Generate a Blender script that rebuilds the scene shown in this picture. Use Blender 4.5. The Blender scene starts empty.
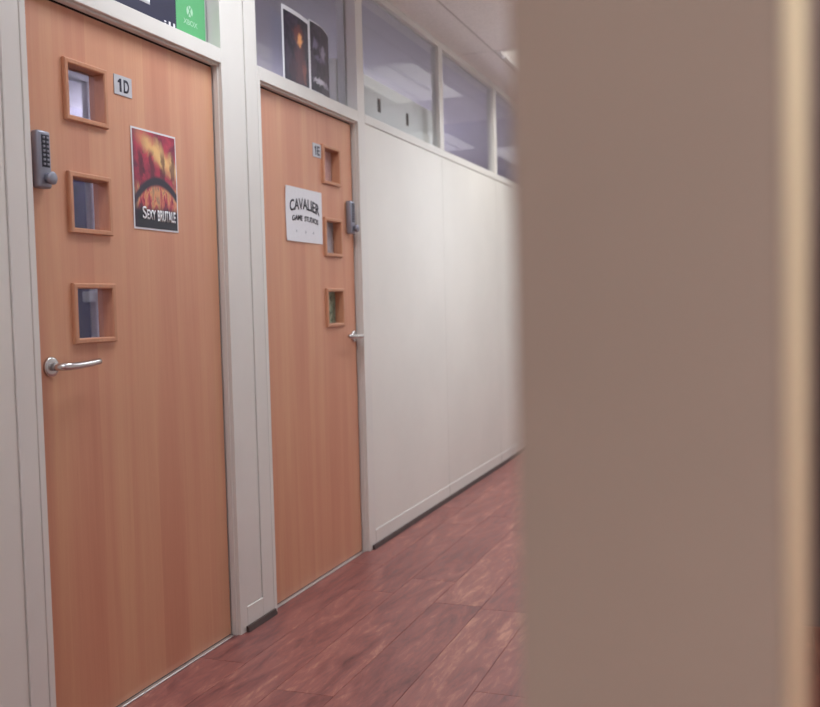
import bpy, bmesh, math, random
from mathutils import Vector, Matrix, Euler

random.seed(7)
scene = bpy.context.scene
C = scene.collection

# ------------------------------------------------------------------ camera
cam_d = bpy.data.cameras.new('camera')
cam = bpy.data.objects.new('camera', cam_d)
C.objects.link(cam)
scene.camera = cam
YAW, PITCH, ROLL = 0.3539, 0.0518, -0.0252
fw = Vector((-math.sin(YAW) * math.cos(PITCH), math.cos(YAW) * math.cos(PITCH), -math.sin(PITCH)))
r0 = Vector((math.cos(YAW), math.sin(YAW), 0))
u0 = r0.cross(fw)
rt = r0 * math.cos(ROLL) + u0 * math.sin(ROLL)
up = rt.cross(fw)
cam.matrix_world = Matrix(((rt.x, up.x, -fw.x, 1.7955), (rt.y, up.y, -fw.y, -2.0668),
                           (rt.z, up.z, -fw.z, 1.1949), (0, 0, 0, 1)))
cam_d.sensor_fit = 'HORIZONTAL'
cam_d.sensor_width = 36.0
cam_d.lens = 956.85 / 820 * 36.0
cam_d.clip_start = 0.02
cam_d.dof.use_dof = True
cam_d.dof.focus_distance = 3.0
cam_d.dof.aperture_fstop = 3.0

# ------------------------------------------------------------------ world, exposure
world = bpy.data.worlds.new('world')
scene.world = world
world.use_nodes = True
world.node_tree.nodes['Background'].inputs[0].default_value = (0.60, 0.58, 0.62, 1)
world.node_tree.nodes['Background'].inputs[1].default_value = 0.12
vs = scene.view_settings
vs.view_transform = 'Standard'
vs.look = 'None'
vs.gamma = 1
vs.use_curve_mapping = False
vs.exposure = 0.10

# lamp powers (watts) used by the luminaire builders further down
LAMP_CORRIDOR = 7.6
LAMP_CORRIDOR_COL = (0.85, 0.92, 1.0)
LAMP_CENTRE = 24.0
LAMP_CENTRE_COL = (0.84, 0.91, 1.0)
LAMP_LOBBY = 30.0
LAMP_PASSAGE = 7.0
FILL_ROOM = 84.0
FILL_ROOM_COL = (0.85, 0.81, 1.0)


# ------------------------------------------------------------------ node helpers
class N:
    def __init__(self, name):
        self.m = bpy.data.materials.new(name)
        self.m.use_nodes = True
        self.t = self.m.node_tree
        self.b = self.t.nodes['Principled BSDF']
        self.out = self.t.nodes['Material Output']

    def new(self, typ, **kw):
        n = self.t.nodes.new(typ)
        for k, v in kw.items():
            setattr(n, k, v)
        return n

    def put(self, sock, v):
        if isinstance(v, bpy.types.NodeSocket):
            self.t.links.new(v, sock)
        elif v is not None:
            if isinstance(v, (tuple, list)) and len(v) == 3 and sock.type == 'RGBA':
                v = (*v, 1)
            sock.default_value = v

    def math(self, op, a, b=None, c=None, clamp=False):
        n = self.new('ShaderNodeMath', operation=op, use_clamp=clamp)
        self.put(n.inputs[0], a)
        if b is not None: self.put(n.inputs[1], b)
        if c is not None: self.put(n.inputs[2], c)
        return n.outputs[0]

    def mix(self, f, a, b, blend='MIX'):
        n = self.new('ShaderNodeMix', data_type='RGBA', blend_type=blend)
        self.put(n.inputs[0], f); self.put(n.inputs[6], a); self.put(n.inputs[7], b)
        return n.outputs[2]

    def step(self, v, a, b, lo=0.0, hi=1.0):
        n = self.new('ShaderNodeMapRange', interpolation_type='SMOOTHSTEP')
        self.put(n.inputs[0], v); self.put(n.inputs[1], a); self.put(n.inputs[2], b)
        self.put(n.inputs[3], lo); self.put(n.inputs[4], hi)
        return n.outputs[0]

    def noise(self, vec, scale, detail=4, rough=0.55, dist=0.0):
        n = self.new('ShaderNodeTexNoise')
        self.put(n.inputs['Vector'], vec)
        n.inputs['Scale'].default_value = scale
        n.inputs['Detail'].default_value = detail
        n.inputs['Roughness'].default_value = rough
        n.inputs['Distortion'].default_value = dist
        return n.outputs[0]

    def xyz(self, x=0.0, y=0.0, z=0.0):
        n = self.new('ShaderNodeCombineXYZ')
        self.put(n.inputs[0], x); self.put(n.inputs[1], y); self.put(n.inputs[2], z)
        return n.outputs[0]

    def sep(self, v):
        n = self.new('ShaderNodeSeparateXYZ')
        self.put(n.inputs[0], v)
        return n.outputs

    def coord(self, which):
        return self.new('ShaderNodeTexCoord').outputs[which]

    def pos(self):
        return self.new('ShaderNodeNewGeometry').outputs['Position']

    def mapping(self, v, scale):
        n = self.new('ShaderNodeMapping')
        self.put(n.inputs[0], v)
        n.inputs['Scale'].default_value = scale
        return n.outputs[0]

    def ramp(self, f, stops):
        n = self.new('ShaderNodeValToRGB')
        e = n.color_ramp.elements
        while len(e) < len(stops): e.new(0.5)
        for el, (p, c) in zip(e, stops):
            el.position = p; el.color = (*c, 1)
        self.put(n.inputs[0], f)
        return n.outputs[0]

    def bump(self, h, strength=0.2, dist=0.002):
        n = self.new('ShaderNodeBump')
        n.inputs['Strength'].default_value = strength
        n.inputs['Distance'].default_value = dist
        self.put(n.inputs['Height'], h)
        self.put(self.b.inputs['Normal'], n.outputs[0])

    def done(self, col=None, rough=None, metal=None, spec=None):
        if col is not None: self.put(self.b.inputs['Base Color'], col)
        if rough is not None: self.put(self.b.inputs['Roughness'], rough)
        if metal is not None: self.put(self.b.inputs['Metallic'], metal)
        if spec is not None: self.put(self.b.inputs['Specular IOR Level'], spec)
        return self.m


def srgb(r, g, b):
    f = lambda c: ((c / 255 + 0.055) / 1.055) ** 2.4 if c > 10 else c / 255 / 12.92
    return (f(r), f(g), f(b))


def paint(name, col, rough=0.5, var=0.05, scale=3.0, bump=0.05):
    n = N(name)
    p = n.pos()
    a = n.noise(p, scale, 5)
    c = n.mix(n.step(a, 0.3, 0.7), tuple(x * (1 - var) for x in col), tuple(min(1, x * (1 + var)) for x in col))
    n.bump(n.noise(p, 180, 3), bump, 0.001)
    return n.done(c, rough)


def plain(name, col, rough=0.5, metal=0.0):
    n = N(name)
    a = n.noise(n.pos(), 60, 3)
    c = n.mix(a, tuple(x * 0.94 for x in col), tuple(min(1, x * 1.05) for x in col))
    return n.done(c, rough, metal)


def wood_door(name, seed):
    n = N(name)
    x, y, z = n.sep(n.pos())
    ys = n.math('ADD', y, seed)
    # veneer leaves: vertical bands a hand or two wide, each its own tone
    wob = n.math('MULTIPLY', n.math('SUBTRACT', n.noise(n.xyz(0, n.math('MULTIPLY', ys, 1.5), n.math('MULTIPLY', z, 0.35)), 1.0, 2), 0.5), 0.03)
    yb = n.math('ADD', ys, wob)
    cell = n.math('FLOOR', n.math('MULTIPLY', yb, 7.2))
    wn = n.new('ShaderNodeTexWhiteNoise', noise_dimensions='1D')
    n.put(wn.inputs['W'], cell)
    band = wn.outputs[0]
    soft = n.noise(n.xyz(band, n.math('MULTIPLY', yb, 9), n.math('MULTIPLY', z, 0.5)), 1.0, 3, 0.6, 0.6)
    grain = n.noise(n.xyz(band, n.math('MULTIPLY', yb, 150), n.math('MULTIPLY', z, 2.2)), 1.0, 4, 0.65)
    fleck = n.noise(n.xyz(0, n.math('MULTIPLY', yb, 420), n.math('MULTIPLY', z, 14)), 1.0, 2)
    t = n.math('ADD', n.math('ADD', 0.05, n.math('MULTIPLY', band, 0.18)), n.math('MULTIPLY', soft, 0.85))
    t = n.math('ADD', t, n.math('MULTIPLY', n.math('SUBTRACT', grain, 0.5), 0.28))
    c = n.ramp(t, [(0.15, srgb(190, 124, 98)), (0.5, srgb(204, 143, 114)), (0.95, srgb(219, 170, 131))])
    c = n.mix(n.step(fleck, 0.62, 0.75, 0, 0.18), c, srgb(156, 102, 80))
    n.bump(grain, 0.04, 0.001)
    return n.done(c, 0.42, None, 0.75)


def glass(name, tint=(0.94, 0.95, 0.96), ior=1.5):
    n = N(name)
    tr = n.new('ShaderNodeBsdfTransparent'); tr.inputs[0].default_value = (*tint, 1)
    gl = n.new('ShaderNodeBsdfGlossy'); gl.inputs['Roughness'].default_value = 0.02
    fr = n.new('ShaderNodeFresnel'); fr.inputs[0].default_value = ior
    mx = n.new('ShaderNodeMixShader')
    # both faces of the thin pane reflect alike (no total internal reflection inside it)
    bf = n.new('ShaderNodeNewGeometry').outputs['Backfacing']
    n.put(fr.inputs[0], n.math('ADD', ior, n.math('MULTIPLY', bf, 1.0 / ior - ior)))
    n.t.links.new(fr.outputs[0], mx.inputs[0])
    n.t.links.new(tr.outputs[0], mx.inputs[1]); n.t.links.new(gl.outputs[0], mx.inputs[2])
    n.t.links.new(mx.outputs[0], n.out.inputs[0])
    n.t.nodes.remove(n.b)
    return n.m


def floor_mat():
    n = N('laminate_plank')
    rnd = n.new('ShaderNodeObjectInfo').outputs['Random']
    x, y, z = n.sep(n.pos())
    off = n.math('MULTIPLY', rnd, 37.0)
    v = n.xyz(n.math('ADD', n.math('MULTIPLY', x, 7.0), off), n.math('ADD', n.math('MULTIPLY', y, 1.5), off), 0)
    patch = n.noise(v, 1.6, 5, 0.6, 1.2)
    v2 = n.xyz(n.math('ADD', n.math('MULTIPLY', x, 42.0), off), n.math('MULTIPLY', y, 9.0), 0)
    grain = n.noise(v2, 1.0, 5, 0.7, 0.8)
    t = n.math('ADD', n.math('MULTIPLY', patch, 0.62), n.math('MULTIPLY', grain, 0.62))
    t = n.math('ADD', t, n.math('MULTIPLY', n.math('SUBTRACT', rnd, 0.5), 0.09))
    c = n.ramp(t, [(0.36, srgb(88, 50, 50)), (0.53, srgb(126, 75, 71)), (0.68, srgb(150, 93, 85)), (0.86, srgb(190, 138, 116))])
    n.bump(grain, 0.12, 0.002)
    return n.done(c, n.step(grain, 0.2, 0.8, 0.34, 0.5))


def tile_mat():
    n = N('mineral_ceiling_tile')
    p = n.pos()
    a = n.noise(p, 90, 4)
    c = n.mix(n.step(a, 0.35, 0.65), srgb(228, 222, 216), srgb(238, 232, 226))
    n.bump(a, 0.25, 0.002)
    return n.done(c, 0.9)


def emis(name, col, strength):
    n = N(name)
    e = n.new('ShaderNodeEmission')
    e.inputs[0].default_value = (*col, 1); e.inputs[1].default_value = strength
    n.t.links.new(e.outputs[0], n.out.inputs[0])
    n.t.nodes.remove(n.b)
    return n.m


M = {
    'frame': paint('white_frame_paint', srgb(222, 219, 213), 0.42, 0.02),
    'panel': paint('white_wall_panel', srgb(224, 221, 214), 0.5, 0.025, 2.0),
    'skirt_dark': paint('dark_floor_edging', srgb(72, 58, 56), 0.5, 0.15, 9),
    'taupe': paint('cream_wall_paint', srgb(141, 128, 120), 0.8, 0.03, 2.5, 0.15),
    'bead': paint('highlit_corner_bead', srgb(202, 192, 168), 0.5, 0.03),  # corner highlight put into the colour, paler than the wall end
    'mauve': paint('mauve_grey_wall_paint', srgb(150, 135, 138), 0.8, 0.03),
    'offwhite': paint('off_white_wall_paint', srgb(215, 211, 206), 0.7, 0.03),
    'room_wall': paint('lavender_grey_wall_paint', srgb(188, 186, 198), 0.8, 0.03),
    'room_ceiling': paint('grey_ceiling_paint', srgb(205, 202, 206), 0.85, 0.03),
    'carpet': paint('grey_carpet', srgb(98, 96, 104), 0.95, 0.25, 120, 0.3),
    'navy': paint('navy_screen_fabric', srgb(46, 45, 92), 0.9, 0.08, 40),
    'alu': plain('brushed_aluminium', srgb(200, 198, 196), 0.38, 0.9),
    'steel': plain('satin_stainless_steel', srgb(205, 203, 202), 0.24, 1.0),
    'lockgrey': plain('grey_lock_casting', srgb(150, 152, 164), 0.4, 0.5),
    'lockdark': plain('dark_lock_buttons', srgb(52, 54, 66), 0.4, 0.4),
    'gap': plain('dark_gap', srgb(42, 30, 28), 0.8),
    'slot': plain('slot_shade', srgb(14, 14, 16), 0.9),  # black standing for the shade inside the open hand slots
    'white': plain('white_plastic', srgb(225, 225, 225), 0.4),
    'paper': plain('white_paper', srgb(226, 226, 230), 0.7),
    'ink': plain('black_ink', srgb(46, 46, 56), 0.6),
    'plate': plain('silver_sign_plate', srgb(196, 198, 204), 0.45, 0.2),
    'plate_ink': plain('navy_sign_lettering', srgb(34, 36, 56), 0.5),
    'navyposter': plain('navy_poster_print', srgb(44, 45, 68), 0.45),
    'greenposter': plain('green_poster_print', srgb(92, 172, 114), 0.45),
    'print_white': plain('white_print', srgb(232, 232, 236), 0.5),
    'print_pale': plain('pale_green_print', srgb(176, 216, 186), 0.5),
    'tbar': plain('ceiling_grid_bar', srgb(150, 140, 134), 0.6),
    'tbar_light': plain('pale_ceiling_grid_bar', srgb(196, 188, 180), 0.6),
    'lamp_white': plain('white_enamel', srgb(226, 222, 216), 0.35),
    'tube': emis('fluorescent_tube_glow', (0.95, 0.96, 1.0), 7.0),
    'board': paint('white_board_laminate', srgb(240, 242, 238), 0.85, 0.02),
    'glass': glass('window_glass'),
    'vision_glass': glass('vision_panel_glass'),
    'floor': floor_mat(),
    'tile': tile_mat(),
    'wood1': wood_door('beech_veneer_door', 0.03),
    'wood2': wood_door('beech_veneer_door_darker_leaf', 5.31),
    'beadwood': None,
}
nb = N('beech_bead')
_g = nb.noise(nb.mapping(nb.pos(), (60, 60, 8)), 2.0, 4)
M['beadwood'] = nb.done(nb.mix(_g, srgb(184, 126, 98), srgb(210, 156, 122)), 0.35)


# ------------------------------------------------------------------ object helpers
def link(o, parent=None):
    C.objects.link(o)
    if parent is not None:
        o.parent = parent
        pw = parent
        off = Vector((0, 0, 0))
        while pw is not None:
            off += pw.location
            pw = pw.parent
        o.location = o.location - off
    return o


def mesh_obj(name, bm, mat, parent=None, smooth=False, loc=None):
    """Link a bmesh whose vertices are in world coordinates; its origin goes to loc or to the bounds' base centre."""
    vs_ = [v.co for v in bm.verts]
    if loc is None:
        xs = [v.x for v in vs_]; ys = [v.y for v in vs_]; zs = [v.z for v in vs_]
        loc = Vector(((min(xs) + max(xs)) / 2, (min(ys) + max(ys)) / 2, min(zs)))
    loc = Vector(loc)
    bmesh.ops.translate(bm, verts=bm.verts, vec=-loc)
    bmesh.ops.recalc_face_normals(bm, faces=bm.faces)
    me = bpy.data.meshes.new(name)
    bm.to_mesh(me); bm.free()
    me.materials.append(M[mat] if isinstance(mat, str) else mat)
    if smooth:
        for p in me.polygons: p.use_smooth = True
    o = bpy.data.objects.new(name, me)
    o.location = loc
    return link(o, parent)


def box(bm, x0, x1, y0, y1, z0, z1, bevel=0.0, seg=1):
    r = bmesh.ops.create_cube(bm, size=1.0)
    vs_ = r['verts']
    for v in vs_:
        v.co = Vector((x0 + (v.co.x + 0.5) * (x1 - x0), y0 + (v.co.y + 0.5) * (y1 - y0), z0 + (v.co.z + 0.5) * (z1 - z0)))
    if bevel > 0:
        es = list({e for v in vs_ for e in v.link_edges})
        bmesh.ops.bevel(bm, geom=es, offset=bevel, segments=seg, profile=0.5, affect='EDGES')
    return vs_


def B(name, mat, parent, x0, x1, y0, y1, z0, z1, bevel=0.0, seg=1, smooth=False):
    bm = bmesh.new()
    box(bm, x0, x1, y0, y1, z0, z1, bevel, seg)
    return mesh_obj(name, bm, mat, parent, smooth)


def empty(name, loc, parent=None):
    o = bpy.data.objects.new(name, None)
    o.empty_display_size = 0.1
    o.location = loc
    return link(o, parent)


def tag(o, label, cat=None, group=None, kind=None):
    o['label'] = label
    if cat: o['category'] = cat
    if group: o['group'] = group
    if kind: o['kind'] = kind
    return o


def struct(o, label, cat):
    return tag(o, label, cat, None, 'structure')


def sweep(bm, pts, rad, n=14, cap=True):
    """Round tube along points, radius per point."""
    pts = [Vector(p) for p in pts]
    if not isinstance(rad, (list, tuple)): rad = [rad] * len(pts)
    rings = []
    ref = Vector((0, 0, 1))
    for i, p in enumerate(pts):
        a = pts[max(0, i - 1)]; b = pts[min(len(pts) - 1, i + 1)]
        t = (b - a).normalized()
        s = t.cross(ref)
        if s.length < 1e-4: s = t.cross(Vector((0, 1, 0)))
        s.normalize(); w = s.cross(t).normalized()
        rings.append([bm.verts.new(p + (s * math.cos(k * 2 * math.pi / n) + w * math.sin(k * 2 * math.pi / n)) * rad[i]) for k in range(n)])
    for r1, r2 in zip(rings, rings[1:]):
        for k in range(n):
            bm.faces.new((r1[k], r1[(k + 1) % n], r2[(k + 1) % n], r2[k]))
    if cap:
        bm.faces.new(rings[0][::-1]); bm.faces.new(rings[-1])


def lathe_x(bm, cx, cy, cz, prof, n=24):
    """Turned form about the X axis: prof = [(x offset, radius)]."""
    rings = []
    for dx, r in prof:
        rings.append([bm.verts.new((cx + dx, cy + r * math.cos(k * 2 * math.pi / n), cz + r * math.sin(k * 2 * math.pi / n))) for k in range(n)])
    for r1, r2 in zip(rings, rings[1:]):
        for k in range(n):
            bm.faces.new((r1[k], r1[(k + 1) % n], r2[(k + 1) % n], r2[k]))
    bm.faces.new(rings[0]); bm.faces.new(rings[-1][::-1])


def text_bm(s, width, height, depth=0.0006, weight=0.0):
    """Lettering as a bmesh in the YZ plane (Y to the right, Z up), lower left at 0,0, front at X = depth."""
    cu = bpy.data.curves.new('lettering', 'FONT')
    cu.body = s
    cu.size = 1.0
    cu.offset = weight
    cu.resolution_u = 4
    ob = bpy.data.objects.new('lettering', cu)
    C.objects.link(ob)
    dg = bpy.context.evaluated_depsgraph_get()
    me = bpy.data.meshes.new_from_object(ob.evaluated_get(dg))
    bpy.data.objects.remove(ob)
    bm = bmesh.new()
    bm.from_mesh(me)
    bpy.data.meshes.remove(me)
    xs = [v.co.x for v in bm.verts]; ys = [v.co.y for v in bm.verts]
    x0, x1, y0, y1 = min(xs), max(xs), min(ys), max(ys)
    for v in bm.verts:
        a, b = v.co.x, v.co.y
        v.co = Vector((0, (a - x0) / (x1 - x0) * width, (b - y0) / (y1 - y0) * height))
    r = bmesh.ops.extrude_face_region(bm, geom=list(bm.faces))
    for g in r['geom']:
        if isinstance(g, bmesh.types.BMVert): g.co.x += depth
    return bm


def text_obj(name, s, mat, parent, x, y0, y1, z0, z1, weight=0.0, arch=0.0, shear=0.0):
    bm = text_bm(s, y1 - y0, z1 - z0, 0.0006, weight)
    w = y1 - y0
    for v in bm.verts:
        u = v.co.y / w * 2 - 1
        v.co.z += arch * (1 - u * u) + shear * v.co.y
        v.co += Vector((x, y0, z0))
    return mesh_obj(name, bm, mat, parent)


# ------------------------------------------------------------------ the setting: left partition wall
Y_MIN, Y_MAX = -4.0, 9.0
CEIL = 2.75
wl = struct(empty('wall_left', (-0.05, 2.5, 0)), 'white panelled partition wall with the two wooden doors and glass above', 'wall')
XB = -0.10


def wallpart(name, y0, y1, z0, z1, x1=0.0, mat='frame', bevel=0.0015, x0=XB):
    return B(name, mat, wl, x0, x1, y0, y1, z0, z1, bevel)


# uprights beside the doors
wallpart('jamb', -0.121, -0.0545, 0, CEIL)
wallpart('jamb_bead', -0.0515, -0.028, 0, 2.115, -0.0005, bevel=0.002)
wallpart('jamb', 0.938, 0.990, 0, CEIL)
wallpart('infill_panel', 0.992, 1.106, 0.09, CEIL, -0.004)
wallpart('jamb', 1.109, 1.192, 0, CEIL)
wallpart('jamb_bead', 1.1945, 1.220, 0, 2.115, -0.0005, bevel=0.002)
wallpart('jamb', 2.162, 2.246, 0, CEIL)
wallpart('skirting', 0.990, 1.109, 0.0, 0.09, 0.0, bevel=0.0015)
# rails over the doors and a small stop groove beneath them
wallpart('door_head', -0.028, 0.938, 2.063, 2.115, 0.0)
wallpart('door_head', 1.220, 2.162, 2.063, 2.115, 0.0)
wallpart('mullion', -0.0515, -0.028, 2.115, CEIL, 0.0)
wallpart('mullion', 1.1945, 1.198, 2.115, CEIL, 0.0)
# stops, and dark strips painting the gap's shade: right and top of each door
for a, b in ((-0.028, 0.938), (1.220, 2.162)):
    wallpart('door_stop', b - 0.005, b, 0, 2.063, -0.014, bevel=0.001, x0=-0.034)
    wallpart('door_stop', a, b - 0.005, 2.055, 2.063, -0.014, bevel=0.001, x0=-0.034)
    wallpart('gap_shade', b - 0.009, b, 0, 2.063, -0.044, 'gap', 0.0, x0=-0.075)
    wallpart('gap_shade', a, b - 0.009, 2.0515, 2.063, -0.044, 'gap', 0.0, x0=-0.075)
# panels beyond the doors and before them
joints = [2.246, 3.4405, 4.6705, 5.89, 7.11, 8.33, Y_MAX]
for a, b in zip(joints, joints[1:]):
    wallpart('panel', a + 0.001, b - 0.001, 0.0, 2.0695, -0.004, 'panel')
    wallpart('skirting', a + 0.0008, b - 0.0008, 0.0, 0.088, 0.0, bevel=0.003, x0=-0.0038)
wallpart('transom_rail', 2.246, Y_MAX, 2.071, 2.115, 0.0, bevel=0.003)
for j in joints[1:-1]:
    wallpart('mullion', j - 0.032, j + 0.040, 2.115, CEIL - 0.035, 0.0, bevel=0.002, x0=-0.05)
joints_b = [-0.122, -1.33, -2.55, Y_MIN]
for b, a in zip(joints_b, joints_b[1:]):
    wallpart('panel', a + 0.001, b - 0.001, 0.0, 2.0695, -0.004, 'panel')
    wallpart('skirting', a + 0.0008, b - 0.0008, 0.0, 0.088, 0.0, bevel=0.003, x0=-0.0038)
wallpart('transom_rail', Y_MIN, -0.121, 2.071, 2.115, 0.0, bevel=0.003)
for j in joints_b[1:-1]:
    wallpart('mullion', j - 0.032, j + 0.040, 2.115, CEIL - 0.035, 0.0, bevel=0.002, x0=-0.05)
wallpart('head_rail', 2.246, Y_MAX, CEIL - 0.035, CEIL, 0.0)
wallpart('head_rail', 1.198, 2.162, CEIL - 0.035, CEIL, 0.0)
wallpart('head_rail', -0.028, 0.938, CEIL - 0.035, CEIL, 0.0)
wallpart('head_rail', Y_MIN, -0.121, CEIL - 0.035, CEIL, 0.0)

# dark edging on the floor along the wall
bl = struct(empty('baseboard_left', (0.006, 3, 0)), 'dark brown edging strip along the foot of the white panels', 'baseboard')
for a, b in ((Y_MIN, -0.15), (0.975, 1.193), (2.196, Y_MAX)):
    bm = bmesh.new()
    v = box(bm, 0.0012, 0.015, a, b, 0.001, 0.022)
    for q in v:
        if q.co.x > 0.01 and q.co.z > 0.01: q.co.x -= 0.006
    mesh_obj('edging_strip', bm, 'skirt_dark', bl)

# windows above the rails (glass set back in the frame)
win_spec = [(-0.028, 0.938, 'glass light over the door marked 1D'),
            (1.198, 2.162, 'glass light over the door marked 1E'),
            (2.246, 3.4085, 'glass light over the white panel next to door 1E'),
            (3.4805, 4.6385, 'second glass light along from door 1E'),
            (4.7105, 5.858, 'third glass light along from door 1E'),
            (5.93, 7.078, 'fourth glass light along from door 1E'),
            (7.15, 8.298, 'fifth glass light along from door 1E'),
            (8.37, Y_MAX, 'last glass light at the corridor end'),
            (-1.29, -0.121, 'glass light beside the door marked 1D on its left'),
            (-2.51, -1.362, 'second glass light left of door 1D')]
for i, (a, b, lab) in enumerate(win_spec):
    w = struct(empty('window_%d' % (i + 1), (-0.053, (a + b) / 2, 2.115)), lab, 'window')
    gxp = -0.050 if i < 2 else -0.020
    B('pane', 'glass', w, gxp - 0.006, gxp, a, b, 2.115, CEIL - 0.035)
    bm = bmesh.new()
    for (y0, y1, z0, z1) in ((a, b, 2.115, 2.123), (a, b, CEIL - 0.043, CEIL - 0.035), (a, a + 0.008, 2.123, CEIL - 0.043), (b - 0.008, b, 2.123, CEIL - 0.043)):
        box(bm, gxp - 0.020, gxp - 0.0065, y0, y1, z0, z1)
    mesh_obj('glazing_bead', bm, 'frame', w)

# ------------------------------------------------------------------ doors
XF = -0.036   # front of the door leaves


def vision_panel(door, yc, zc, wood):
    """Square glazed opening: proud wooden bead, reveal, glass. Size 0.186 overall."""
    o, i = 0.093, 0.077
    bm = bmesh.new()
    xf = XF + 0.012
    def ring(x, h):
        return [bm.verts.new((x, yc + sy * h, zc + sz * h * 0.93)) for sy, sz in ((-1, -1), (1, -1), (1, 1), (-1, 1))]
    prof = [(XF, o), (xf - 0.003, o), (xf, o - 0.003), (xf, i + 0.003), (xf - 0.003, i), (-0.063, i)]
    rings = [ring(x, h) for x, h in prof]
    for r1, r2 in zip(rings, rings[1:]):
        for k in range(4):
            bm.faces.new((r1[k], r1[(k + 1) % 4], r2[(k + 1) % 4], r2[k]))
    f = mesh_obj('vision_frame', bm, wood, door)
    B('pane', 'vision_glass', f, -0.066, -0.062, yc - i, yc + i, zc - i * 0.93, zc + i * 0.93)
    return f


def leaf(door, y0, y1, z0, z1, holes, wood):
    """Door leaf as one mesh with square openings: cells of a grid, minus the openings."""
    bm = bmesh.new()
    yc = holes[0][0]; h = 0.0775
    ys = [y0, yc - h, yc + h, y1]
    zs = [z0]
    for (_, zc) in sorted(holes, key=lambda q: q[1]):
        zs += [zc - h * 0.93, zc + h * 0.93]
    zs.append(z1)
    xf, xb = XF, XF - 0.044
    def grid(x):
        return [[bm.verts.new((x, y, z)) for z in zs] for y in ys]
    gf, gb = grid(xf), grid(xb)
    solid = lambda i, j: not (i == 1 and j % 2 == 1)
    nI, nJ = 3, len(zs) - 1
    for i in range(nI):
        for j in range(nJ):
            if not solid(i, j):
                continue
            bm.faces.new((gf[i][j], gf[i + 1][j], gf[i + 1][j + 1], gf[i][j + 1]))
            bm.faces.new((gb[i][j + 1], gb[i + 1][j + 1], gb[i + 1][j], gb[i][j]))
            for di, dj, (a, b) in ((-1, 0, ((i, j), (i, j + 1))), (1, 0, ((i + 1, j), (i + 1, j + 1))), (0, -1, ((i, j), (i + 1, j))), (0, 1, ((i, j + 1), (i + 1, j + 1)))):
                ii, jj = i + di, j + dj
                if 0 <= ii < nI and 0 <= jj < nJ and solid(ii, jj):
                    continue
                bm.faces.new((gf[a[0]][a[1]], gf[b[0]][b[1]], gb[b[0]][b[1]], gb[a[0]][a[1]]))
    return mesh_obj('leaf', bm, wood, door)


def handle(door, y, z, sgn, L):
    """Round rose with a bent tubular lever; sgn +1 points towards larger y."""
    bm = bmesh.new()
    lathe_x(bm, XF, y, z, [(0.0, 0.0275), (0.006, 0.0275), (0.009, 0.0245), (0.009, 0.013)], 28)
    rose = mesh_obj('handle', bm, 'steel', door, True)
    bm = bmesh.new()
    xl = XF + 0.052
    pts, rad = [], []
    pts.append((XF + 0.006, y, z)); rad.append(0.0105)
    pts.append((XF + 0.026, y, z)); rad.append(0.0105)
    for k in range(1, 7):
        a = k / 6 * math.pi / 2
        pts.append((XF + 0.032 + 0.020 * math.sin(a), y + sgn * 0.020 * (1 - math.cos(a)), z)); rad.append(0.0105)
    for k in range(1, 9):
        t = k / 8
        pts.append((xl - 0.006 * t * t, y + sgn * (0.020 + (L - 0.020) * t), z + 0.006 * t * t)); rad.append(0.0105 - 0.0015 * t)
    pts.append((xl - 0.006, y + sgn * (L + 0.004), z + 0.006)); rad.append(0.006)
    sweep(bm, pts, rad, 16)
    mesh_obj('lever', bm, 'steel', rose, True)


def keypad(door, y0, z0):
    """Push-button lock: bevelled casting with two columns of keys and a turning knob at the foot."""
    w, h, d = 0.050, 0.154, 0.028
    bm = bmesh.new()
    box(bm, XF, XF + d, y0, y0 + w, z0, z0 + h, 0.008, 3)
    body = mesh_obj('keypad_lock', bm, 'lockgrey', door, True)
    B('key_plate', 'lockdark', body, XF + d - 0.0005, XF + d + 0.001, y0 + 0.012, y0 + 0.040, z0 + 0.056, z0 + 0.142)
    for r in range(7):
        for c in range(2):
            yy = y0 + 0.019 + c * 0.014; zz = z0 + 0.064 + r * 0.0118
            B('key', 'lockgrey', body, XF + d + 0.001, XF + d + 0.004, yy - 0.004, yy + 0.004, zz - 0.003, zz + 0.003, 0.001)
    bm = bmesh.new()
    lathe_x(bm, XF + d, y0 + 0.029, z0 + 0.026, [(-0.001, 0.013), (0.008, 0.013), (0.010, 0.0165), (0.019, 0.0175), (0.022, 0.014)], 24)
    mesh_obj('knob', bm, 'lockgrey', body, True)


def make_door(n, y0, y1, yv, zvs, wood, label, hy, hs, hl, ky):
    d = struct(empty('door_%d' % n, (XF, (y0 + y1) / 2, 0)), label, 'door')
    leaf(d, y0, y1, 0.008, 2.050, [(yv, z) for z in zvs], wood)
    for z in zvs:
        vision_panel(d, yv, z, 'beadwood')
    handle(d, hy, 1.047, hs, hl)
    keypad(d, ky, 1.530)
    B('threshold_strip', 'alu', d, -0.034, -0.020, max(y0, y0 + 0.0) + 0.002, y1 - 0.006, 0.0, 0.006, 0.0015)
    return d


door1 = make_door(1, -0.030, 0.9275, 0.2365, (1.822, 1.506, 1.191), 'wood1',
                  'wooden door marked 1D with a red poster and three square windows', 0.046, 1, 0.150, 0.006)
door2 = make_door(2, 1.218, 2.1515, 1.911, (1.826, 1.504, 1.187), 'wood2',
                  'wooden door marked 1E with a white sheet of paper taped on', 2.118, -1, 0.150, 2.068)
# ------------------------------------------------------------------ floor: laminate planks laid along the corridor
fl = struct(empty('floor', (1.8, 2.5, 0)), 'red brown wood laminate floor of the corridor', 'floor')
X_MAX = 3.6


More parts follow.
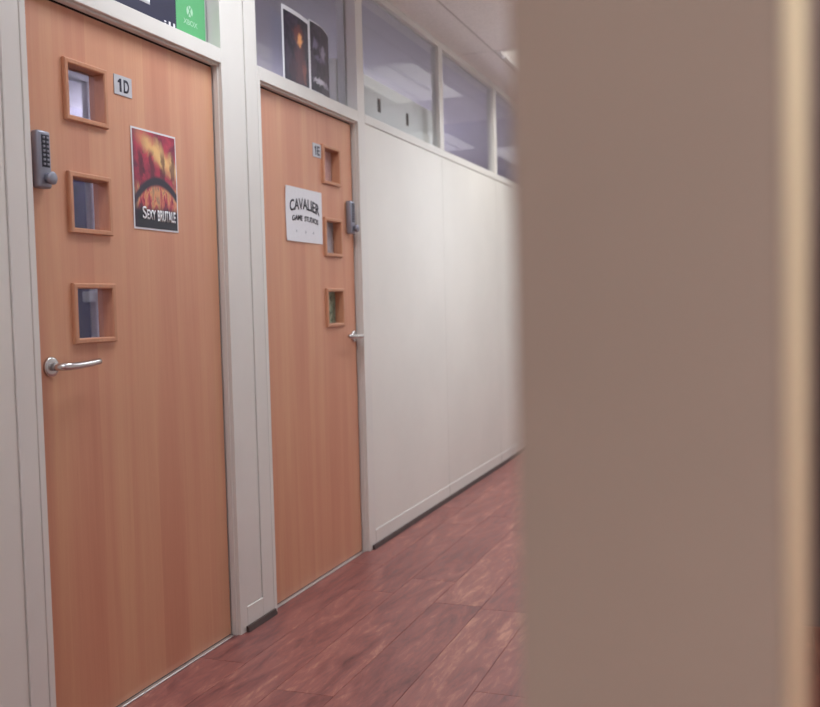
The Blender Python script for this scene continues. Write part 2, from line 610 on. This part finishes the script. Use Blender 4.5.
def plank_mesh(w, L):
    bm = bmesh.new()
    g, c = 0.0003, 0.0010
    v = []
    for (dz, ins) in ((-0.012, 0), (-0.0018, 0), (0.0, c)):
        v.append([bm.verts.new((sx * (w / 2 - g - ins), sy * (L / 2 - g - ins), dz)) for sx, sy in ((-1, -1), (1, -1), (1, 1), (-1, 1))])
    for a, b in zip(v, v[1:]):
        for k in range(4): bm.faces.new((a[k], a[(k + 1) % 4], b[(k + 1) % 4], b[k]))
    bm.faces.new(v[2])
    bmesh.ops.recalc_face_normals(bm, faces=bm.faces)
    me = bpy.data.meshes.new('plank')
    bm.to_mesh(me); bm.free()
    me.materials.append(M['floor'])
    return me


full = plank_mesh(0.2, 1.25)
PW, PL = 0.2, 1.25
x = -0.045
row = 0
rng = random.Random(3)
while x < X_MAX - 0.01:
    w = PW
        # rows: seams at 0.155, 0.355, 0.555, 0.755, 0.955 ...
    x1 = min(x + PW, X_MAX)
    st = Y_MIN - rng.random() * PL
    if abs(x - 0.955) < 0.01:
        st = Y_MIN - (PL - ((0.70 - Y_MIN) % PL))
    y = st
    while y < Y_MAX - 0.01:
        a, b = max(y, Y_MIN), min(y + PL, Y_MAX)
        if b - a > 0.02:
            if abs((b - a) - PL) < 1e-4 and abs((x1 - x) - PW) < 1e-4:
                me = full
            else:
                me = plank_mesh(x1 - x, b - a)
            o = bpy.data.objects.new('plank', me)
            o.location = ((x + x1) / 2, (a + b) / 2, 0)
            link(o, fl)
        y += PL
    x = x1
    row += 1
B('subfloor', 'gap', fl, -0.045, X_MAX, Y_MIN, Y_MAX, -0.03, -0.0125)

# ------------------------------------------------------------------ ceiling: tiles in an exposed grid
ce = struct(empty('ceiling', (1.8, 2.5, CEIL)), 'suspended corridor ceiling of pale mineral tiles', 'ceiling')
gx = [0.0, 0.235, 0.835, 1.435, 2.035, 2.635, 3.235, X_MAX]
gy = [Y_MIN, -3.41, -2.21, -1.01, 0.19, 1.39, 2.59, 3.79, 4.99, 6.19, 7.39, 8.59, Y_MAX]
LUM = {(1, 4), (1, 7), (1, 10), (4, 1), (4, 2), (4, 4), (1, 2), (2, 6), (2, 9)}
tile_cache = {}
for i in range(len(gx) - 1):
    for j in range(len(gy) - 1):
        if (i, j) in LUM: continue
        w, L = gx[i + 1] - gx[i], gy[j + 1] - gy[j]
        key = (round(w, 3), round(L, 3))
        if key not in tile_cache:
            bm = bmesh.new()
            box(bm, -w / 2 + 0.006, w / 2 - 0.006, -L / 2 + 0.006, L / 2 - 0.006, 0.0, 0.016)
            box(bm, -w / 2 + 0.003, w / 2 - 0.003, -L / 2 + 0.003, L / 2 - 0.003, 0.006, 0.016)
            me = bpy.data.meshes.new('ceiling_tile')
            bm.to_mesh(me); bm.free()
            me.materials.append(M['tile'])
            tile_cache[key] = me
        o = bpy.data.objects.new('ceiling_tile', tile_cache[key])
        o.location = ((gx[i] + gx[i + 1]) / 2, (gy[j] + gy[j + 1]) / 2, CEIL)
        link(o, ce)
for xx in gx[1:-1]:
    B('grid_bar', 'tbar_light', ce, xx - 0.009, xx + 0.009, Y_MIN, Y_MAX, CEIL + 0.0015, CEIL + 0.0055)
B('wall_angle', 'lamp_white', ce, 0.0, 0.012, Y_MIN, Y_MAX, CEIL - 0.0008, CEIL - 0.0001)
for yy in gy[1:-1]:
    B('grid_bar', 'tbar', ce, 0.0, X_MAX, yy - 0.009, yy + 0.009, CEIL + 0.0035, CEIL + 0.0055)
B('void_board', 'tbar', ce, 0.0, X_MAX, Y_MIN, Y_MAX, CEIL + 0.14, CEIL + 0.16)

# ------------------------------------------------------------------ other walls of the place
wr = struct(empty('wall_right', (1.74, -1.567, 0)), 'plain cream wall end very close on the right', 'wall')
wr_x0, wr_x1, wr_y = 1.671, 1.8165, -1.567
BR = 0.012
bm = bmesh.new()
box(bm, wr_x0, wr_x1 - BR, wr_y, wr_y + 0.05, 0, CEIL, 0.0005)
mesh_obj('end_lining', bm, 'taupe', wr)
bm = bmesh.new()
box(bm, wr_x0 + 0.002, wr_x1 - BR, wr_y + 0.05, Y_MAX, 0, CEIL)
mesh_obj('plaster', bm, 'offwhite', wr)  # unseen corridor side made pale to bounce light into the corridor
bm = bmesh.new()
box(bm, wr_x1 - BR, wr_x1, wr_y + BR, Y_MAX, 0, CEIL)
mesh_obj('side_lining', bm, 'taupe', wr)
t1 = bmesh.new()
prof = [(wr_x1 - BR, wr_y + BR)]
for k in range(9):
    a = k / 8 * math.pi / 2
    prof.append((wr_x1 - BR + (BR + 0.0004) * math.sin(a), wr_y + BR - (BR + 0.0004) * math.cos(a)))
lo = [t1.verts.new((px, py, 0.0)) for px, py in prof]
hi = [t1.verts.new((px, py, CEIL)) for px, py in prof]
for k in range(len(prof)):
    q = (k + 1) % len(prof)
    t1.faces.new((lo[k], lo[q], hi[q], hi[k]))
t1.faces.new(lo[::-1]); t1.faces.new(hi)
struct(mesh_obj('trim_1', t1, 'bead', None, True), 'rounded bead down the corner of the near wall, its highlight painted pale', 'trim')

struct(B('wall_end', 'offwhite', None, 0.0, wr_x0, Y_MAX, Y_MAX + 0.1, 0, CEIL), 'off white wall at the far end of the corridor', 'wall')
struct(B('wall_passage', 'mauve', None, wr_x1, X_MAX, 1.6, 1.7, 0, CEIL), 'mauve grey wall closing the side passage behind the near wall end', 'wall')
struct(B('wall_outer', 'mauve', None, X_MAX, X_MAX + 0.1, Y_MIN, Y_MAX, 0, CEIL), 'mauve grey wall on the far right of the lobby', 'wall')
struct(B('wall_back', 'offwhite', None, 0.0, X_MAX, Y_MIN - 0.1, Y_MIN, 0, CEIL), 'off white wall behind the viewpoint', 'wall')

# the office behind the partition
RX, RY0, RY1 = -3.1, -3.0, 5.95
struct(B('floor', 'carpet', None, RX, -0.10, RY0, RY1, -0.03, -0.002), 'grey carpet floor of the office behind the doors', 'floor')
struct(B('ceiling', 'room_ceiling', None, RX, -0.10, RY0, RY1, CEIL, CEIL + 0.05), 'grey ceiling of the office seen through the glass', 'ceiling')
struct(B('wall_office_back', 'room_wall', None, RX - 0.1, RX, RY0, RY1, 0, CEIL), 'lavender grey back wall of the office', 'wall')
struct(B('wall_office_far', 'room_wall', None, RX, -0.10, RY1, RY1 + 0.1, 0, CEIL), 'lavender grey side wall at the far end of the office', 'wall')
struct(B('wall_office_near', 'room_wall', None, RX, -0.10, RY0 - 0.1, RY0, 0, CEIL), 'lavender grey side wall at the near end of the office', 'wall')


# ------------------------------------------------------------------ ceiling luminaires (their light is in here)
def luminaire(name, x0, x1, y0, y1, label, power, col, spread=150, long_y=True, zc=CEIL, tubes=3, up=False):
    t = tag(empty(name, ((x0 + x1) / 2, (y0 + y1) / 2, zc)), label, 'ceiling light', 'louvred ceiling lights')
    e = 0.010
    bm = bmesh.new()
    box(bm, x0 + e, x1 - e, y0 + e, y0 + e + 0.025, zc - 0.002, zc + 0.10)
    box(bm, x0 + e, x1 - e, y1 - e - 0.025, y1 - e, zc - 0.002, zc + 0.10)
    box(bm, x0 + e, x0 + e + 0.025, y0 + e + 0.025, y1 - e - 0.025, zc - 0.002, zc + 0.10)
    box(bm, x1 - e - 0.025, x1 - e, y0 + e + 0.025, y1 - e - 0.025, zc - 0.002, zc + 0.10)
    box(bm, x0 + e, x1 - e, y0 + e, y1 - e, zc + 0.10, zc + 0.105)
    mesh_obj('housing', bm, 'lamp_white', t)
    a0, a1, b0, b1 = x0 + 0.036, x1 - 0.036, y0 + 0.036, y1 - 0.036
    for k in range(1, tubes):
        xx = a0 + (a1 - a0) * k / tubes
        bm = bmesh.new()
        v = box(bm, xx - 0.006, xx + 0.006, b0, b1, zc + 0.002, zc + 0.05)
        for q in v:
            if q.co.z > zc + 0.03: q.co.x = xx + (q.co.x - xx) * 3.0
        mesh_obj('louvre_rib', bm, 'lamp_white', t)
    nb_ = 14
    for k in range(1, nb_):
        yy = b0 + (b1 - b0) * k / nb_
        B('louvre_blade', 'lamp_white', t, a0, a1, yy - 0.0012, yy + 0.0012, zc + 0.006, zc + 0.046)
    for k in range(tubes):
        xx = a0 + (a1 - a0) * (k + 0.5) / tubes
        bm = bmesh.new()
        sweep(bm, [(xx, b0 + 0.01, zc + 0.075), (xx, b1 - 0.01, zc + 0.075)], 0.013, 10)
        mesh_obj('tube', bm, 'tube', t, True)
    ld = bpy.data.lights.new('lamp_light', 'AREA')
    ld.shape = 'RECTANGLE'
    ld.size = a1 - a0; ld.size_y = b1 - b0
    ld.energy = power; ld.color = col
    ld.spread = math.radians(spread)
    lo_ = bpy.data.objects.new('lamp_light', ld)
    lo_.location = ((x0 + x1) / 2, (y0 + y1) / 2, zc - 0.004)
    if up:
        # added suspended fitting, unseen: hung on wires, brightens the office ceiling
        lo_.location.z = zc + 0.112
        lo_.rotation_euler = (math.pi, 0, 0)
        for yy in (b0, b1):
            bm = bmesh.new()
            sweep(bm, [((x0 + x1) / 2, yy, zc + 0.105), ((x0 + x1) / 2, yy, CEIL)], 0.0015, 6)
            mesh_obj('wire', bm, 'steel', t)
    link(lo_, t)
    return t


luminaire('ceiling_light', gx[1], gx[2], gy[4], gy[5], 'louvred light panel in the ceiling above and between doors 1D and 1E', LAMP_CORRIDOR * 1.8, LAMP_CORRIDOR_COL)
luminaire('ceiling_light', gx[1], gx[2], gy[7], gy[8], 'louvred light panel close to the left wall in the corridor ceiling past door 1E', LAMP_CORRIDOR, (0.95, 0.96, 0.93))
luminaire('ceiling_light', gx[1], gx[2], gy[10], gy[11], 'louvred light panel near the far end of the corridor', LAMP_CORRIDOR, (0.95, 0.96, 0.93))
luminaire('ceiling_light', gx[2], gx[3], gy[6], gy[7], 'louvred light panel in the middle of the corridor ceiling just past door 1E', LAMP_CENTRE, LAMP_CENTRE_COL)
luminaire('ceiling_light', gx[2], gx[3], gy[9], gy[10], 'louvred light panel in the middle of the corridor ceiling further along', LAMP_CENTRE, LAMP_CENTRE_COL)
luminaire('ceiling_light', gx[4], gx[5], gy[2], gy[3], 'louvred light panel over the lobby to the right', LAMP_LOBBY * 1.0, (1.0, 0.93, 0.84), 110)
luminaire('ceiling_light', gx[4], gx[5], gy[4], gy[5], 'louvred light panel over the side passage', LAMP_PASSAGE, (1.0, 0.90, 0.74))
luminaire('ceiling_light', gx[4], gx[5], gy[1], gy[2], 'added louvred light panel over the lobby behind the viewpoint on the right', LAMP_LOBBY, (1.0, 0.95, 0.88), 100)  # added out of view to light the near wall end and its bead
luminaire('ceiling_light', gx[1], gx[2], gy[2], gy[3], 'added louvred light panel in the ceiling to the left of door 1D', 17.0, (0.80, 0.89, 1.0))  # added out of view to brighten the left wall and door reveals
luminaire('ceiling_light', -2.6, -2.0, -1.4, -0.2, 'added unseen suspended uplight in the office behind door 1D', FILL_ROOM, FILL_ROOM_COL, 175, zc=1.95, up=True)  # added fill, never in view, that brightens the office ceiling
luminaire('ceiling_light', -2.6, -2.0, 4.5, 5.7, 'added unseen suspended uplight in the office behind the white panels', FILL_ROOM, FILL_ROOM_COL, 175, zc=1.95, up=True)  # second added office fill, also out of view

# small ceiling sensor
bm = bmesh.new()
sx, sy = 0.262, 3.925
rr = []
for dz, r in ((0.0, 0.013), (-0.004, 0.013), (-0.008, 0.010), (-0.014, 0.007), (-0.018, 0.003)):
    rr.append([bm.verts.new((sx + r * math.cos(k * math.pi / 8), sy + r * math.sin(k * math.pi / 8), CEIL - 0.002 + dz)) for k in range(16)])
for r1, r2 in zip(rr, rr[1:]):
    for k in range(16): bm.faces.new((r1[k], r1[(k + 1) % 16], r2[(k + 1) % 16], r2[k]))
bm.faces.new(rr[0]); bm.faces.new(rr[-1][::-1])
tag(mesh_obj('ceiling_sensor', bm, 'white', None, True), 'small white button sensor under the corridor ceiling light', 'sensor')

# ------------------------------------------------------------------ signs, posters and papers


def sheet_bm(pts_u, z0, z1, thick=0.0012, nz=4, curl=None):
    """Thin upright sheet following a polyline of (x, y) points; curl(x, y, t) may move points."""
    bm = bmesh.new()
    front, back = [], []
    for (px, py) in pts_u:
        f, b = [], []
        for k in range(nz + 1):
            t = k / nz
            dx, dy, dz = curl(px, py, t) if curl else (0, 0, 0)
            f.append(bm.verts.new((px + dx, py + dy, z0 + (z1 - z0) * t + dz)))
            b.append(bm.verts.new((px + dx - thick, py + dy, z0 + (z1 - z0) * t + dz)))
        front.append(f); back.append(b)
    nu = len(pts_u)
    for i in range(nu - 1):
        for k in range(nz):
            bm.faces.new((front[i][k], front[i + 1][k], front[i + 1][k + 1], front[i][k + 1]))
            bm.faces.new((back[i][k + 1], back[i + 1][k + 1], back[i + 1][k], back[i][k]))
        bm.faces.new((front[i][0], back[i][0], back[i + 1][0], front[i + 1][0]))
        bm.faces.new((front[i][nz], front[i + 1][nz], back[i + 1][nz], back[i][nz]))
    for i in (0, nu - 1):
        for k in range(nz):
            bm.faces.new((front[i][k], front[i][k + 1], back[i][k + 1], back[i][k]))
    return bm


def number_plate(s, y0, y1, z0, z1, label):
    t = tag(empty('number_plate', (XF, (y0 + y1) / 2, z0)), label, 'sign', 'door number plates')
    B('plate', 'plate', t, XF + 0.0002, XF + 0.0024, y0, y1, z0, z1, 0.0008)
    h = z1 - z0; w = y1 - y0
    bm = bmesh.new()                                     # the figure 1: a stem with a flag
    zt, zb, ys = z1 - h * 0.17, z0 + h * 0.17, y0 + w * 0.30
    pts = [(0, zb), (w * 0.10, zb), (w * 0.10, zt), (w * 0.02, zt), (-w * 0.10, zt - h * 0.15), (-w * 0.10, zt - h * 0.22), (0, zt - h * 0.20)]
    fr_ = [bm.verts.new((XF + 0.0030, ys + a, b)) for a, b in pts]
    bk_ = [bm.verts.new((XF + 0.0023, ys + a, b)) for a, b in pts]
    bm.faces.new(fr_); bm.faces.new(bk_[::-1])
    for k in range(len(pts)):
        q = (k + 1) % len(pts)
        bm.faces.new((fr_[k], fr_[q], bk_[q], bk_[k]))
    mesh_obj('lettering', bm, 'plate_ink', t)
    text_obj('lettering', s[1], 'plate_ink', t, XF + 0.0024, y0 + w * 0.53, y0 + w * 0.83, z0 + h * 0.17, z1 - h * 0.17, 0.02)
    return t


number_plate('1D', 0.372, 0.459, 1.851, 1.911, 'silver number plate reading 1D')
number_plate('1E', 1.732, 1.8135, 1.846, 1.906, 'silver number plate reading 1E')

# red game poster on door 1D: generic fiery picture, dark foot, white title
nP = N('fiery_poster_print')
g = nP.coord('Generated')
gx_, gu, gv = nP.sep(g)
nz1 = nP.noise(nP.xyz(0, gu, gv), 4.0, 5, 0.6, 0.5)
nz2 = nP.noise(nP.xyz(3, nP.math('MULTIPLY', gu, 6.0), nP.math('MULTIPLY', gv, 3.0)), 1.5, 4, 0.6, 1.0)
# glow band from upper left to right
d1 = nP.math('ABSOLUTE', nP.math('SUBTRACT', nP.math('ADD', gv, nP.math('MULTIPLY', gu, 0.36)), 0.985))
fire = nP.math('SUBTRACT', 1.0, nP.step(nP.math('ADD', d1, nP.math('MULTIPLY', nP.math('SUBTRACT', nz1, 0.5), 0.34)), 0.0, 0.17))
c = nP.mix(nP.step(nz1, 0.3, 0.7), srgb(112, 28, 62), srgb(206, 58, 84))
c = nP.mix(nP.math('MULTIPLY', fire, nP.step(gu, 0.02, 0.45, 0.15, 0.95)), c, srgb(240, 196, 128))
# dark upright tongues in the middle
ton = nP.math('SINE', nP.math('MULTIPLY', nP.math('ADD', gu, nP.math('MULTIPLY', nz1, 0.30)), 25.0))
mid = nP.math('MULTIPLY', nP.step(gv, 0.50, 0.56), nP.math('SUBTRACT', 1.0, nP.step(gv, 0.74, 0.86)))
c = nP.mix(nP.math('MULTIPLY', nP.math('MULTIPLY', nP.step(ton, -0.2, 0.8), mid), 0.75), c, srgb(78, 24, 48))
# dark curved band and a warm mottled zone under it
arc = nP.math('ABSOLUTE', nP.math('SUBTRACT', gv, nP.math('SUBTRACT', 0.50, nP.math('MULTIPLY', nP.math('POWER', nP.math('ABSOLUTE', nP.math('SUBTRACT', gu, 0.55)), 2.0), 0.75))))
low = nP.math('SUBTRACT', 1.0, nP.step(gv, 0.40, 0.50))
warm = nP.ramp(nz2, [(0.3, srgb(70, 40, 62)), (0.43, srgb(186, 62, 84)), (0.56, srgb(222, 158, 110)), (0.70, srgb(110, 104, 100))])
c = nP.mix(low, c, warm)
c = nP.mix(nP.math('SUBTRACT', 1.0, nP.step(arc, 0.025, 0.07)), c, srgb(40, 34, 54))
c = nP.mix(nP.math('SUBTRACT', 1.0, nP.step(nP.math('ADD', gv, nP.math('MULTIPLY', nz1, 0.06)), 0.19, 0.29)), c, srgb(32, 36, 50))
c = nP.mix(nP.math('MULTIPLY', nP.math('SUBTRACT', 1.0, nP.step(gu, 0.0, 0.10)), 0.6), c, srgb(60, 26, 56))
M['fire'] = nP.done(c, 0.32)
po = tag(empty('poster', (XF, 0.575, 1.449)), 'red and orange game poster with white lettering on a wooden door', 'poster')
PY0, PY1, PZ0, PZ1 = 0.444, 0.684, 1.451, 1.767
def pcurl(px, py, t):
    return (0.001 + 0.001 * math.sin(t * 3.1), 0, 0)
pp = [(XF + 0.001, PY0 + (PY1 - PY0) * k / 6) for k in range(7)]
mesh_obj('sheet', sheet_bm(pp, PZ0, PZ1, 0.0012, 8, pcurl), 'paper', po)
def pcurl2(px, py, t):
    t2 = 0.012 + t * 0.97
    return (0.001 + 0.001 * math.sin(t2 * 3.1), 0, 0)
pp = [(XF + 0.0018, PY0 + 0.006 + (PY1 - PY0 - 0.012) * k / 6) for k in range(7)]
mesh_obj('print', sheet_bm(pp, PZ0 + 0.006, PZ1 - 0.006, 0.0006, 8, pcurl2), 'fire', po)
text_obj('lettering', 'S', 'print_white', po, XF + 0.0042, 0.487, 0.508, 1.484, 1.524, 0.015)
text_obj('lettering', 'EXY', 'print_white', po, XF + 0.0042, 0.510, 0.556, 1.484, 1.515, 0.025)
text_obj('lettering', 'BRUTALE', 'print_white', po, XF + 0.0042, 0.566, 0.666, 1.481, 1.517, 0.03)

# white sheet on door 1E
sh = tag(empty('paper_sign', (XF, 1.62, 1.465)), 'white paper sheet printed with a studio name on a wooden door', 'sign')
SY0, SY1, SZ0, SZ1 = 1.459, 1.803, 1.468, 1.694
def scurl(px, py, t):
    u = (py - SY0) / (SY1 - SY0)
    return (0.0015 + 0.003 * (1 - u) * (2 * t - 1) ** 2, 0, 0)
pp = [(XF + 0.0012, SY0 + (SY1 - SY0) * k / 8) for k in range(9)]
mesh_obj('sheet', sheet_bm(pp, SZ0, SZ1, 0.001, 6, scurl), 'paper', sh)
xt = XF + 0.0036
text_obj('lettering', 'CAVALIER', 'ink', sh, xt, 1.494, 1.775, 1.588, 1.636, 0.02, arch=0.018)
text_obj('lettering', 'GAME', 'ink', sh, xt, 1.513, 1.610, 1.551, 1.574, 0.02, arch=0.004, shear=0.05)
text_obj('lettering', 'STUDIOS', 'ink', sh, xt, 1.627, 1.760, 1.556, 1.579, 0.02, arch=0.003, shear=-0.05)
for yy in (1.552, 1.638, 1.712):
    bm = bmesh.new()
    lathe_x(bm, xt - 0.0005, yy, 1.512, [(0.0, 0.006), (0.0008, 0.006)], 6)
    mesh_obj('small_mark', bm, 'plate', sh)

# papers behind the small windows of door 1E
def paper_mat(name, stops, scale):
    n = N(name)
    return n.done(n.ramp(n.noise(n.pos(), scale, 4, 0.6), stops), 0.8)
M['pink'] = paper_mat('pink_print', [(0.3, srgb(222, 170, 166)), (0.6, srgb(248, 208, 200)), (0.8, srgb(252, 228, 220))], 26)
M['greyp'] = paper_mat('grey_print', [(0.3, srgb(170, 168, 176)), (0.6, srgb(218, 212, 216)), (0.8, srgb(232, 222, 224))], 18)
M['greenp'] = paper_mat('green_print', [(0.35, srgb(104, 134, 116)), (0.55, srgb(176, 198, 168)), (0.75, srgb(226, 226, 200))], 70)
for z, m, lab in ((1.826, 'pink', 'pink printed paper behind the top window of door 1E'),
                  (1.506, 'greyp', 'grey printed paper behind the middle window of door 1E'),
                  (1.187, 'greenp', 'green patterned paper behind the lowest window of door 1E')):
    pp = [(-0.0675 - 0.001 * math.sin(k), 1.911 - 0.076 + 0.152 * k / 4) for k in range(5)]
    tag(mesh_obj('window_paper', sheet_bm(pp, z - 0.0705, z + 0.0705, 0.0008, 3), m), lab, 'paper', 'papers behind door windows')

# posters stuck in the light over door 1D
np_ = tag(empty('poster', (-0.049, 0.42, 2.12)), 'navy blue poster with white letters in the glass over door 1D', 'poster')
B('sheet', 'navyposter', np_, -0.0497, -0.0485, 0.10, 0.737, 2.118, 2.60)
text_obj('lettering', 'LE', 'print_white', np_, -0.0485, 0.470, 0.592, 2.176, 2.29, 0.02)
text_obj('lettering', 'ill', 'print_white', np_, -0.0485, 0.668, 0.730, 2.120, 2.151, 0.0)
gp = tag(empty('poster', (-0.049, 0.83, 2.12)), 'green flyer with a white round logo in the glass over door 1D', 'poster')
B('sheet', 'greenposter', gp, -0.0497, -0.0487, 0.740, 0.919, 2.118, 2.288)
bm = bmesh.new()
lathe_x(bm, -0.0488, 0.822, 2.218, [(0.0, 0.019), (0.0008, 0.019)], 20)
lg = mesh_obj('round_logo', bm, 'print_pale', gp)
for s in (-1, 1):
    bm = bmesh.new()
    pts = [(-0.012, -0.016), (-0.008, -0.018), (0.012, 0.016), (0.008, 0.018)]
    a = [bm.verts.new((-0.0480, 0.822 + s * p[0], 2.218 + p[1])) for p in pts]
    b = [bm.verts.new((-0.0474, 0.822 + s * p[0], 2.218 + p[1])) for p in pts]
    bm.faces.new(a); bm.faces.new(b)
    for k in range(4): bm.faces.new((a[k], a[(k + 1) % 4], b[(k + 1) % 4], b[k]))
    mesh_obj('logo_stroke', bm, 'greenposter', lg)
text_obj('lettering', 'XBOX', 'print_pale', gp, -0.0487, 0.783, 0.868, 2.170, 2.188, 0.0)

# open booklet standing on the rail over door 1E
def dark_print(name, spots):
    n = N(name)
    g = n.coord('Generated')
    a, u, v = n.sep(g)
    nz = n.noise(n.xyz(1, u, v), 5.0, 4, 0.6, 0.5)
    c = n.mix(n.step(nz, 0.35, 0.7), srgb(36, 34, 48), srgb(70, 60, 78))
    u = n.math('ADD', u, n.math('MULTIPLY', n.math('SUBTRACT', n.noise(n.xyz(4, u, v), 9.0, 4, 0.6), 0.5), 0.30))
    v = n.math('ADD', v, n.math('MULTIPLY', n.math('SUBTRACT', n.noise(n.xyz(9, u, v), 11.0, 4, 0.6), 0.5), 0.20))
    for (cu, cv, ru, rv, col, k) in spots:
        du = n.math('DIVIDE', n.math('SUBTRACT', u, cu), ru)
        dv = n.math('DIVIDE', n.math('SUBTRACT', v, cv), rv)
        r = n.math('ADD', n.math('MULTIPLY', du, du), n.math('MULTIPLY', dv, dv))
        r = n.math('ADD', r, n.math('MULTIPLY', n.math('SUBTRACT', nz, 0.5), 0.9))
        c = n.mix(n.math('MULTIPLY', n.math('SUBTRACT', 1.0, n.step(r, 0.0, 1.1)), k), c, srgb(*col))
    return n.done(c, 0.35)
M['cover1'] = dark_print('dark_cover_print', [(0.60, 0.30, 0.30, 0.42, (104, 62, 70), 0.7), (0.30, 0.20, 0.18, 0.22, (70, 44, 60), 0.7), (0.56, 0.70, 0.26, 0.17, (120, 62, 56), 0.9), (0.60, 0.64, 0.16, 0.11, (236, 168, 108), 1.0), (0.80, 0.20, 0.12, 0.20, (150, 84, 74), 0.6)])
M['cover2'] = dark_print('dark_blue_page_print', [(0.22, 0.70, 0.16, 0.10, (128, 122, 150), 0.8), (0.60, 0.62, 0.20, 0.12, (170, 165, 188), 0.8), (0.45, 0.50, 0.40, 0.05, (116, 110, 140), 0.7), (0.42, 0.17, 0.40, 0.055, (204, 200, 214), 0.9), (0.78, 0.14, 0.20, 0.05, (170, 165, 184), 0.8)])
bk = tag(empty('booklet', (-0.015, 1.667, 2.116)), 'open dark booklet with white edges standing on the rail over door 1E', 'booklet')
ZB = 2.1155
def page(pts, name, mat, b0, b1, bt, z1, ztop):
    mesh_obj('page', sheet_bm(pts, ZB, z1, 0.0012, 5, lambda px, py, t: (0, 0, ztop(py) * t)), 'paper', bk)
    def lerp(s):
        q = s * (len(pts) - 1); i = min(int(q), len(pts) - 2); f = q - i
        return (pts[i][0] + (pts[i + 1][0] - pts[i][0]) * f + 0.0008, pts[i][1] + (pts[i + 1][1] - pts[i][1]) * f)
    p2 = [lerp(b0 + (b1 - b0) * k / 10) for k in range(11)]
    mesh_obj(name, sheet_bm(p2, ZB + 0.004, z1 - bt, 0.0004, 5, lambda px, py, t: (0, 0, ztop(py) * t)), mat, bk)
pg1 = [(-0.026 + 0.020 * (k / 8) + 0.006 * math.sin(k / 8 * math.pi), 1.462 + 0.204 * k / 8) for k in range(9)]
page(pg1, 'print', 'cover1', 0.05, 0.955, 0.018, 2.408, lambda y: 0.020 * max(0, (1.666 - y) / 0.204) - 0.004)
pg2 = [(-0.006 - 0.014 * (k / 8) ** 2 + 0.004 * math.sin(k / 8 * math.pi), 1.669 + 0.222 * k / 8) for k in range(9)]
page(pg2, 'print', 'cover2', 0.04, 0.995, 0.006, 2.410, lambda y: 0.004 - 0.012 * max(0, (y - 1.80) / 0.08))

# ------------------------------------------------------------------ things in the office seen through the glass
# tall white board with two hand slots, close behind the partition
wb = tag(empty('white_screen', (-0.125, 2.86, 0)), 'tall white board with two dark hand slots behind the glass', 'screen')
bx0, bx1, bz1 = -0.140, -0.104, 2.371
slots = [(2.674, 2.722), (3.108, 3.152)]
sz0, sz1 = 2.212, 2.284
bm = bmesh.new()
edges = [2.150] + [q for s in slots for q in s] + [3.585]
for k in range(0, len(edges) - 1):
    a, b = edges[k], edges[k + 1]
    if k % 2 == 0:
        box(bm, bx0, bx1, a, b, 0.0, bz1)
    else:
        box(bm, bx0, bx1, a, b, 0.0, sz0)
        box(bm, bx0, bx1, a, b, sz1, bz1)
bmesh.ops.remove_doubles(bm, verts=bm.verts, dist=1e-5)
mesh_obj('board', bm, 'board', wb)
for a, b in slots:
    B('hand_slot', 'slot', wb, bx0 + 0.001, bx1 - 0.004, a, b, sz0, sz1)  # black inserts painting the shade inside the open slots

# navy screens and white trunking along the back of the office
for k, (a, b, h, lab) in enumerate(((-1.0, 1.4, 2.2, 'navy fabric office screen, nearer one behind door 1D'),
                                 (1.45, 4.6, 2.2, 'navy fabric office screen, the farther one behind door 1D'))):
    s = tag(empty('office_screen', (-2.75, (a + b) / 2, 0)), lab, 'screen', 'navy office screens')
    B('fabric_panel', 'navy', s, -2.78, -2.74, a + 0.02, b - 0.02, 0.06, h - 0.02, 0.006)
    bm = bmesh.new()
    box(bm, -2.785, -2.735, a, a + 0.02, 0, h); box(bm, -2.785, -2.735, b - 0.02, b, 0, h); box(bm, -2.785, -2.735, a + 0.02, b - 0.02, h - 0.02, h)
    mesh_obj('frame', bm, 'navy', s)
tr = tag(empty('service_pole', (-2.5, 3.39, 0)), 'white cable pole with a small box inside the office', 'cable pole')
B('pole', 'white', tr, -2.53, -2.48, 3.340, 3.418, 0, CEIL, 0.004)
B('junction_box', 'white', tr, -2.53, -2.47, 3.262, 3.340, 1.262, 1.335, 0.006)
B('foot', 'white', tr, -2.56, -2.45, 3.31, 3.45, 0, 0.012, 0.003)
